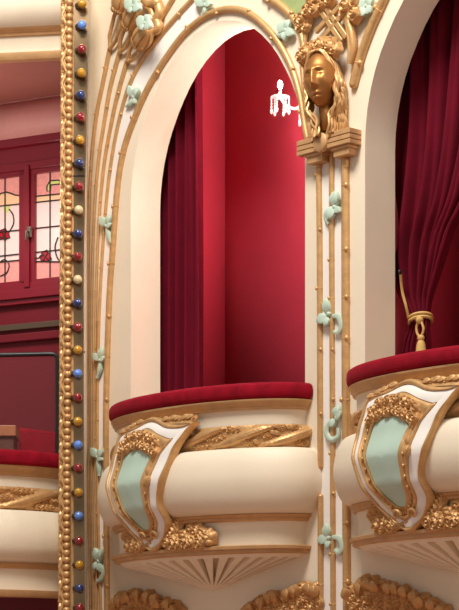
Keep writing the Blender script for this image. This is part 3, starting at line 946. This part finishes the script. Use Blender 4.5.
sprig('mint leaf sprig on the arch border level with the arch springing, top left', [(134, 97, 130, 86, .05), (134, 97, 140, 88, .05), (134, 98, 136, 104, .03)], [(134, 98), (131, 103), (126, 106)])
sprig('mint leaf sprig left of the arch jamb, level with the window flowers', [(107, 226, 101, 217, .05), (107, 226, 112, 215, .045), (107, 227, 113, 224, .035)], [(107, 227), (109, 236), (111, 243)])
sprig('mint leaf sprig left of the arch jamb, just above the black screen rail height', [(101, 360, 94, 354, .045), (101, 360, 104, 347, .05), (101, 361, 106, 357, .035)], [(101, 361), (100, 370), (97, 378)])
sprig('mint leaf sprig left of the middle balcony, beside its twisted band', [(98, 457, 92, 448, .05), (98, 457, 105, 450, .05), (98, 457, 104, 460, .035)], [(98, 457), (99, 468), (99, 476)])
sprig('mint leaf sprig low on the left, beside the flower clusters under the cartouche', [(99, 561, 96, 548, .055), (99, 561, 104, 549, .045), (99, 562, 94, 570, .04), (99, 563, 102, 572, .04)], [(100, 565), (104, 572), (101, 579), (97, 581)])
sprig('mint leaf sprig at the top edge, above the crown of the middle arch', [(206, 5, 196, 0, .05), (206, 5, 205, -5, .05), (206, 5, 213, 4, .035)], [(206, 6), (205, 11), (202, 15)])
sprig('mint leaf sprig right of the arch crown, below the green panel', [(286, 30, 279, 25, .06), (286, 30, 291, 20, .055), (286, 30, 295, 35, .05), (286, 31, 286, 41, .05)], [(286, 31), (281, 35), (277, 34)])
sprig('mint leaf sprig on the pillar just below the capital', [(335, 207, 337, 191, .07), (335, 207, 329, 220, .07), (335, 208, 342, 212, .04)], [(334, 210), (328, 211), (326, 218), (329, 224)])
sprig('mint leaf sprig halfway down the pillar, with a curled ring', [(329, 314, 327, 299, .055), (328, 316, 318, 322, .06), (329, 317, 326, 327, .05)], [(333, 316), (339, 317), (342, 325), (339, 332), (334, 332)])
sprig('mint leaf sprig on the pillar beside the right balcony cartouche', [(337, 418, 339, 406, .06), (336, 419, 343, 412, .045), (336, 420, 330, 427, .045)], [(334, 420), (328, 425), (327, 434), (332, 440), (338, 436), (338, 428)])
sprig('mint leaf sprig at the bottom of the pillar, under the balcony bulge', [(329, 538, 327, 524, .06), (329, 538, 319, 541, .055), (330, 540, 328, 549, .04)], [(333, 537), (340, 539), (343, 547), (339, 553), (335, 550)])
sprig('mint leaf sprig at the top edge right of the gold flowers', [(367, 6, 358, 2, .07), (367, 6, 374, -4, .07), (367, 7, 360, 16, .07), (367, 7, 373, 12, .06)], None, .045)
sprig('upper mint leaf cluster lying on the poppy heads', [(134, 6, 126, 2, .07), (134, 6, 140, -3, .07), (134, 6, 129, 12, .06), (134, 6, 142, 9, .06)], None, .20)
sprig('lower mint leaf cluster lying on the poppy heads', [(146, 23, 138, 20, .07), (146, 23, 151, 15, .06), (146, 23, 140, 29, .06), (146, 23, 153, 27, .06)], None, .22)

# ------------------------------------------------------------------ capital
cp = thing('capital', W(1.26, .07, 4.25), 'stepped gold capital with a round boss, under the face mask', 'capital')
uL, uR = 0.955, 1.555


def slab(b, u0, u1, z0, z1, d): b.box(W((u0 + u1) / 2, d / 2 - .005, (z0 + z1) / 2), (UD * ((u1 - u0) / 2), ND * (d / 2 + .005), ZD * ((z1 - z0) / 2)))


b = MB()
for k, (z0, z1, e) in enumerate(((4.375, 4.408, .0), (4.414, 4.448, .0), (4.454, 4.495, .0))): slab(b, uL, uR, z0, z1, .135)
slab(b, uL + .02, uR - .02, 4.38, 4.49, .115)
b.build('abacus', M['goldwood'], cp, smooth=False, bevel=.004)
b = MB(); c = W(1.235, .13, 4.432)
for (r_, d) in ((.075, .0), (.075, .018), (.06, .024), (.02, .03)): pass
rows = [[c + ND * d + (UD * math.cos(a_) + ZD * math.sin(a_)) * r_ for a_ in [2 * PI * j / 28 for j in range(28)]] for r_, d in ((.078, -.01), (.078, .016), (.07, .024), (.004, .028))]
b.grid(rows, close_v=True); b.build('boss', M['goldwood'], cp)
for u0 in (uL + .085, uR - .215):
    b = MB(); slab(b, u0, u0 + .17, 4.30, 4.375, .10); slab(b, u0 - .015, u0 + .185, 4.35, 4.376, .115); b.build('bracket', M['goldwood'], cp, smooth=False, bevel=.004)
for (xa, xb) in ((319, 326), (346, 338)):
    b = MB(); b.tube([wp(x, y, .02) for x, y in cr([(xa, 168), (xa, 160), ((xa + xb) / 2, 156.5), (xb, 158 if xb < 330 else 153), (xb, 146)], 5)], .028, 8); b.build('hook', M['gold'], cp)

# ------------------------------------------------------------------ the face mask
HC = W(1.250, .13, 4.925)
TILT = Matrix.Rotation(R(17), 3, ZD) @ Matrix.Rotation(R(-5), 3, UD) @ Matrix.Rotation(R(5), 3, ND)


def HP(x, y, z): return HC + TILT @ (UD * x + ND * y + ZD * z)


G = lambda x, s_: math.exp(-(x / s_) ** 2)
mk = thing('face_mask', W(1.25, .1, 4.5), 'gilded woman face mask with wavy hair above the stepped capital', 'mask')
b = MB(); rows = []
NU, NV = 96, 80
for j in range(NV + 1):
    th = PI * j / NV; row = []
    for i in range(NU):
        ph = 2 * PI * i / NU
        x0, y0, z0 = math.sin(th) * math.sin(ph), math.sin(th) * math.cos(ph), math.cos(th)
        jaw = 1 - .30 * max(0, -z0 - .1) ** 1.1
        x = .150 * x0 * jaw; z = .232 * z0; y = .165 * y0 * (1 - .10 * max(0, -z0))
        if y0 > 0:
            f = min(1, y0 * 2.2)
            d = 0
            ax = abs(x) * .95; zr_ = z
            if z < .010: z = .020 + (z - .010) * .70
            else: z = .020 + (z - .010)
            d += .016 * G(z - .050, .022) * G(ax - .045, .045)                  # brow
            d -= .030 * G(z - .020, .020) * G(ax - .048, .028)                   # eye sockets
            d += .020 * G(z - .016, .012) * G(ax - .052, .024)                   # lids
            d -= .009 * G(z - .008, .004) * G(ax - .052, .024)                   # lash line
            nz = max(0, min(1, (.048 - z) / .095))
            if z > -.062: d += (.016 + .030 * nz) * G(x, .011 + .009 * nz) * min(1, (z + .062) / .014) * min(1, max(0, (.075 - z) / .03))
            d += .014 * G(ax - .020, .010) * G(z + .046, .012)                   # nostrils
            d += .012 * G(ax - .078, .032) * G(z + .025, .036)                   # cheeks
            d += .020 * G(z + .088, .009) * G(x, .030) - .003 * G(x, .005) * G(z + .08, .01)
            d += .020 * G(z + .109, .010) * G(x, .026)                           # lips
            d -= .010 * G(z + .098, .004) * G(x, .036)
            d -= .008 * G(z + .130, .010) * G(x, .03)
            d += .020 * G(z + .165, .026) * G(x, .034)                           # chin
            y += d * f; z = zr_
        row.append(HP(x, y, z))
    rows.append(row)
b.grid(rows, close_v=True)
# neck stub behind the chin
b.tube([HP(0, -.01, -.14), HP(0, -.05, -.27), HP(0, -.06, -.40)], lambda t: .05 + .01 * t, 20)
b.build('face', M['bronze'], mk, angle=180)
b = MB(); rr = random.Random(8)
for sg in (-1, 1):
    for k in range(18):
        a_ = k / 17
        y_off = .165 - .23 * a_
        x1 = .128 + .022 * math.sin(PI * a_); ph = rr.uniform(0, 6)
        wv = .010 * math.sin(k * 2.4); pts = [(sg * .004, .105 - .20 * a_, .190 + .045 * math.sin(PI * min(1, a_ + .15))), (sg * .055, .108 - .20 * a_ + wv, .175 + .045 * math.sin(PI * min(1, a_ + .1))), (sg * (x1 - .026), .078 - .15 * a_ - wv, .100), (sg * (x1 + .004), .046 - .12 * a_ + wv, 0)]
        nn = 8
        for q in range(1, nn + 1):
            z = -.44 * q / nn - .01
            pts.append((sg * (x1 + .020 - .03 * (q / nn) * (1 - a_) + .015 * math.sin(q * 1.7 + ph) - (.085 if q > 4 else .02) * (1 - a_) * q / nn), .055 - .13 * a_ + .012 * math.cos(q * 1.5 + ph) - .035 * q / nn, z))
        P = [HP(*p) for p in cr(pts, 5)]
        b.tube(P, lambda t: .0145 * (1 - .25 * t) * (.5 + .5 * min(1, t * 6)), 6)
b.build('hair', M['gold'], mk)
b = MB()
for k in range(8):
    x = -.15 + .30 * k / 7
    rose(b, HP(x, .06 - .5 * x * x + rr.uniform(-.01, .02), .262 - 2.4 * x * x + rr.uniform(-.012, .012)), UD, ZD, ND, rr.uniform(.058, .07), rr)
for k in range(5):
    x = -.11 + .22 * k / 4; rose(b, HP(x, .03, .30 - 1.8 * x * x), UD, ZD, ND, .05, rr)
b.build('flower_crown', M['carved'], mk)

# the stems between hair and capital
tag_ = thing('reeded_stems', W(1.25, .06, 4.49), 'bundle of short gilded reeds between the mask chin and the capital', 'reeds')
for k in range(4):
    b = MB(); u = 1.16 + .06 * k; b.tube([W(u, .05, 4.49), W(u, .05, 4.75)], .022, 8); b.build('reed', M['gold'], tag_)

# ------------------------------------------------------------------ gilded flower work above the mask
t = thing('crossed_ribbons', wp(328, 44, 0), 'gilded crossed ribbons and roses above the mask flower crown', 'ornament')
for (p, q) in (((311, -4), (342, 42)), ((317, -6), (347, 38)), ((346, 0), (316, 32)), ((347, 10), (320, 42))):
    b = MB(); A_, B_ = wp(*p, .05), wp(*q, .05); d = (B_ - A_).normalized(); e = d.cross(ND)
    b.box((A_ + B_) / 2, (d * ((B_ - A_).length / 2), e * .022, ND * .016)); b.build('ribbon', M['gold'], t, bevel=.006)
b = MB(); rr = random.Random(17)
for (x, y) in ((311, 4), (317, -2), (322, 4), (330, 0), (315, 9), (326, -5), (308, 11)): rose(b, wp(x, y, .07), UD, ZD, ND, rr.uniform(.055, .07), rr)
b.build('roses', M['carved'], t)
t = thing('gilded_flower', wp(352, 65, 0), 'gilded flower with a downward stem, right of the crossed ribbons', 'ornament', 'gilded flowers beside the mask')
b = MB(); b.tube([wp(x, y, .04) for x, y in cr([(351, 8), (349, 20), (352, 34), (353, 48), (350, 64)], 6)], lambda q: .05 - .028 * q, 8)
b.tube([wp(x, y, .05) for x, y in cr([(347, 16), (349, 30), (350, 50), (349, 62)], 6)], lambda q: .03 - .014 * q, 7); b.build('stem', M['gold'], t)
b = MB()
for (x, y, r_) in ((347, 6, .08), (355, 14, .075), (355, 2, .07), (349, -4, .07), (343, 12, .05)): rose(b, wp(x, y, .07), UD, ZD, ND, r_, rr)
b.build('petals', M['carved'], t)
t = thing('gilded_flower', wp(305, 62, 0), 'gilded bud with a long stem at the left of the mask hair', 'ornament', 'gilded flowers beside the mask')
b = MB(); b.tube([wp(x, y, .03) for x, y in cr([(296, 20), (301, 32), (304, 48), (304, 66)], 6)], .028, 8); b.tube([wp(x, y, .03) for x, y in cr([(306, 26), (305, 38), (304, 50)], 6)], .022, 8); b.build('stem', M['gold'], t)
b = MB()
for (x, y, r_) in ((304, 19, .075), (300, 27, .05), (297, 18, .04), (306, 27, .05)): rose(b, wp(x, y, .05), UD, ZD, ND, r_, rr)
b.build('petals', M['carved'], t)
single('gilded_branch', [(264, -6), (276, 2), (288, 12), (296, 22), (303, 34)], .034, 'gilded branch sweeping down past the green panel to the mask', 'branch', sd=31, n=.02)
single('gilded_branch', [(303, 34), (302, 60), (304, 85), (307, 112)], .022, 'thin gilded branch running down the left side of the mask', 'branch', sd=32, n=.03)

# ------------------------------------------------------------------ flower crests at the bottom of the wall
def crest(top, label, sd):
    t = thing('flower_crest', wp(sum(p[0] for p in top) / len(top), 625, 0), label, 'flower crest', 'gilded flower crests under the balconies')
    rr = random.Random(sd); fl = MB(); lv = MB()
    line = cr(top, 8)
    for i, (x, y) in enumerate(line):
        if i % 5 == 0:
            dx = (line[min(i + 1, len(line) - 1)][0] - line[max(i - 1, 0)][0]); dy = (line[min(i + 1, len(line) - 1)][1] - line[max(i - 1, 0)][1])
            an = rr.uniform(-1.1, 1.1)
            p, q = wp(x, y + 12, .05), wp(x + an * 7, y - 2.5 + abs(an) * 3, .07); leaf(lv, p, q - p, ND, (q - p).length, .05, .3)
        yy = y + 6 if i % 3 == 2 else 999
        while yy < 630:
            if rr.random() < .9: rose(fl, wp(x + rr.uniform(-2, 2), yy + rr.uniform(-2, 2), .03), UD, ZD, ND, rr.uniform(.055, .08), rr)
            yy += 8
    fl.build('roses', M['carved'], t); lv.build('leaves', M['carved'], t)


crest([(116, 600), (122, 595), (132, 591), (145, 592), (156, 595), (168, 600), (181, 608)], 'gilded rose crest at the bottom left under the middle balcony', 41)
crest([(246, 608), (258, 600), (270, 592), (285, 590), (297, 586), (308, 584), (317, 588)], 'gilded rose crest left of the pillar under the middle balcony', 42)
crest([(352, 588), (362, 580), (372, 579), (386, 583), (400, 585), (415, 592), (430, 598), (445, 606)], 'gilded rose crest right of the pillar under the right balcony', 43)

# ================================================================== CURTAINS, CORD, CHANDELIER
# middle arch: straight curtain at the left of the opening
b = MB(); rows = []
ua, ub = UC - 1.22, uz(200, 300, -.45)[0]
for i in range(25):
    z = 1.5 + (6.5 - 1.5) * i / 24; row = []
    for j in range(121):
        s_ = j / 120; ph = s_ * 4.2 * 2 * PI + 1.2
        f = .055 * math.sin(ph + .5 * math.sin(z * .5)) + .02 * math.sin(2.3 * ph + .3 * z)
        row.append(W(ua + (ub - ua) * s_ + .008 * math.sin(z * 1.3 + s_ * 4), -.47 + f, z))
    rows.append(row)
b.grid(rows); tag(b.build('curtain', M['curtain'], solid=.012), 'straight crimson velvet curtain hanging at the left of the middle arch', 'curtain')

# right arch: curtain gathered into a tie-back
NC = -.50
edge = [(-20, 391, 520), (60, 391, 512), (140, 391, 494), (200, 391, 474), (235, 393, 454), (262, 396, 444), (285, 401, 436), (300, 406, 431), (312, 412, 429), (319, 413.5, 428), (326, 412, 428.5), (338, 408, 429.5), (352, 405, 430), (380, 403, 431), (420, 402, 432)]
ec = cr(edge, 5); rows = []
for (y, xa, xb) in ec:
    u1 = uz(xa, y, NC)[0]; u2 = uz(xb, y, NC)[0]; z = uz((xa + min(xb, 459)) / 2, y, NC)[1]; row = []
    wd = u2 - u1; amp = min(.10, .15 * wd + .012)
    for j in range(151):
        s_ = j / 150; ph = (s_ + .03 * math.sin(z * 2.2 + 5 * s_)) * 5.3 * 2 * PI
        f = amp * (math.sin(ph) * .75 + .35 * math.sin(2.1 * ph + 1.0 + z))
        zz_ = z - (.10 * (1 - s_) if 250 < y < 312 else 0) * 0
        row.append(W(u1 + wd * s_, NC + f * .8, zz_))
    rows.append(row)
b = MB(); b.grid(rows); tag(b.build('curtain', M['curtain'], solid=.01), 'crimson velvet curtain gathered by a gold cord in the right arch', 'curtain')

tbk = thing('tie_back', wp(419, 345, -.4), 'gold tie-back cord with tassel round the curtain in the right arch', 'tie-back')
b = MB(); cu, cz_ = uz(420.5, 318, NC)
ring_ = [W(cu + .095 * math.cos(a_), NC + .085 * math.sin(a_), cz_ + .015 * math.sin(a_) + .02 * math.cos(a_)) for a_ in [2 * PI * k / 30 for k in range(31)]]
b.tube(ring_, .014, 6); b.tube([p - ZD * .028 for p in ring_], .014, 6)
P0 = wp(401, 273, -.40)
b.tube([W(*p) for p in cr([(uz(400.5, 272, -.36)[0], -.36, uz(400.5, 272, -.36)[1]), (uz(402, 290, -.40)[0], -.40, uz(402, 290, -.4)[1]), (uz(406, 306, -.42)[0], -.42, uz(406, 306, -.42)[1]), (cu - .09, NC + .04, cz_)], 8)], .012, 6)
b.build('cord', M['cord'], tbk)
b = MB(); b.sphere(wp(419.5, 320, -.39), .032, 2)
b.tube([wp(x, y, -.39) for x, y in cr([(419, 320), (416.5, 327), (417.5, 334), (421, 336), (423.5, 329), (421, 321)], 6)], .010, 6); b.build('loop', M['cord'], tbk)
b = MB(); cc = wp(421, 336, -.39)
rows = [[cc - ZD * d + (UD * math.cos(a_) + ND * math.sin(a_)) * r_ for a_ in [2 * PI * j / 18 for j in range(18)]] for d, r_ in ((-.01, .008), (.0, .026), (.02, .03), (.035, .02), (.045, .028), (.07, .036), (.13, .042), (.132, .002))]
b.grid(rows, close_v=True); b.build('tassel', M['cord'], tbk)
b = MB(); h = wp(400, 272, -.34); b.ball(h, (UD * .011, ND * .02, ZD * .022), 2); b.build('hook', M['dark'], tbk)

# crystal chandelier in the middle box, mostly hidden behind the pillar side of the arch
CHN = -.80
cu_, cz0 = uz(306, 105, CHN)
cpt = W(cu_, CHN, cz0)
ch = thing('chandelier', cpt, 'crystal chandelier with a glowing candle bulb, partly hidden by the arch edge', 'chandelier')
b = MB(); b.tube([W(cu_, CHN, CEZ), cpt + ZD * .35], .008, 6)
rows = [[cpt + ZD * d + (Vector((math.cos(a_), math.sin(a_), 0))) * r_ for a_ in [2 * PI * j / 16 for j in range(16)]] for d, r_ in ((.36, .004), (.33, .025), (.28, .015), (.22, .035), (.15, .018), (.08, .045), (.02, .03), (-.05, .05), (-.10, .02), (-.13, .004))]
b.grid(rows, close_v=True); b.build('stem', M['crystal'], ch)
NARM = 3
for q in range(6):
    a2 = 2 * PI * q / 6 + .5; e = Vector((math.cos(a2), math.sin(a2), 0)) * .062; b = MB()
    b.tube([cpt + e * .3 - ZD * .02, cpt + e - ZD * .03, cpt + e - ZD * .13], .004, 5)
    for r_, dz in ((.011, -.04), (.011, -.064), (.012, -.09), (.013, -.117)): b.sphere(cpt + e + ZD * dz, r_, 1)
    b.ball(cpt + e - ZD * .155, (Vector((.016, 0, 0)), Vector((0, .016, 0)), ZD * .028), 1); b.build('crystal_drop', M['crystal'], ch)
for k in range(NARM):
    an = PI + .12 + 2 * PI * k / NARM; d = Vector((math.cos(an), math.sin(an), 0))
    b = MB(); tip = cpt + d * .225
    b.tube(cr([tuple(cpt + d * .02 + ZD * .02), tuple(cpt + d * .09 - ZD * .035), tuple(cpt + d * .17 - ZD * .01), tuple(tip + ZD * .055)], 6), .013, 6)
    rows = [[tip + ZD * h_ + Vector((math.cos(a_), math.sin(a_), 0)) * r_ for a_ in [2 * PI * j / 14 for j in range(14)]] for h_, r_ in ((.045, .008), (.052, .06), (.064, .082), (.07, .07), (.064, .012))]
    b.grid(rows, close_v=True)
    arm = b.build('arm', M['crystal'], ch)
    b = MB(); b.tube([tip + ZD * .07, tip + ZD * .13], .012, 8); b.build('candle', M['white'], arm)
    b = MB(); b.ball(tip + ZD * .165, (Vector((.024, 0, 0)), Vector((0, .024, 0)), ZD * .04), 2); b.build('candle_bulb', M['candle'], arm)
    for q in range(6):
        b = MB(); a2 = 2 * PI * q / 6 + an; e = Vector((math.cos(a2), math.sin(a2), 0)) * .076
        b.tube([tip + e + ZD * .065, tip + e - ZD * .05], .004, 5)
        for r_, dz in ((.010, .045), (.010, .022), (.011, -.002), (.012, -.028)): b.sphere(tip + e + ZD * dz, r_, 1)
        b.ball(tip + e + ZD * -.065, (Vector((.015, 0, 0)), Vector((0, .015, 0)), ZD * .026), 1)
        b.build('crystal_drop', M['crystal'], arm)
    lt = bpy.data.lights.new('candle_light', 'POINT'); lt.energy = 15; lt.color = (1, .93, .86); lt.shadow_soft_size = .04
    lo = bpy.data.objects.new('candle_light', lt); COL.objects.link(lo); lo.parent = ch; lo.location = tip + ZD * .23 - ORG[ch.name]

# unseen fill lights, added inside the boxes to brighten the red interiors
for i, (uc, pw) in enumerate(((BAYS[0] + 1.2, 72), (BAYS[1] + 1.2, 14))):
    lt = bpy.data.lights.new('box_fill_light', 'POINT'); lt.energy = pw; lt.color = (1, .95, .9); lt.shadow_soft_size = .12
    lo = bpy.data.objects.new('box_fill_light', lt); COL.objects.link(lo); lo.location = W(uc, -.60, 5.1)
lt = bpy.data.lights.new('stage_box_fill', 'POINT'); lt.energy = 26; lt.color = (1, .88, .78); lt.shadow_soft_size = .2  # added fill, out of view, brightening the brown underside and the beam
lo = bpy.data.objects.new('stage_box_fill', lt); COL.objects.link(lo); lo.location = at(-45, 190, 20.2)
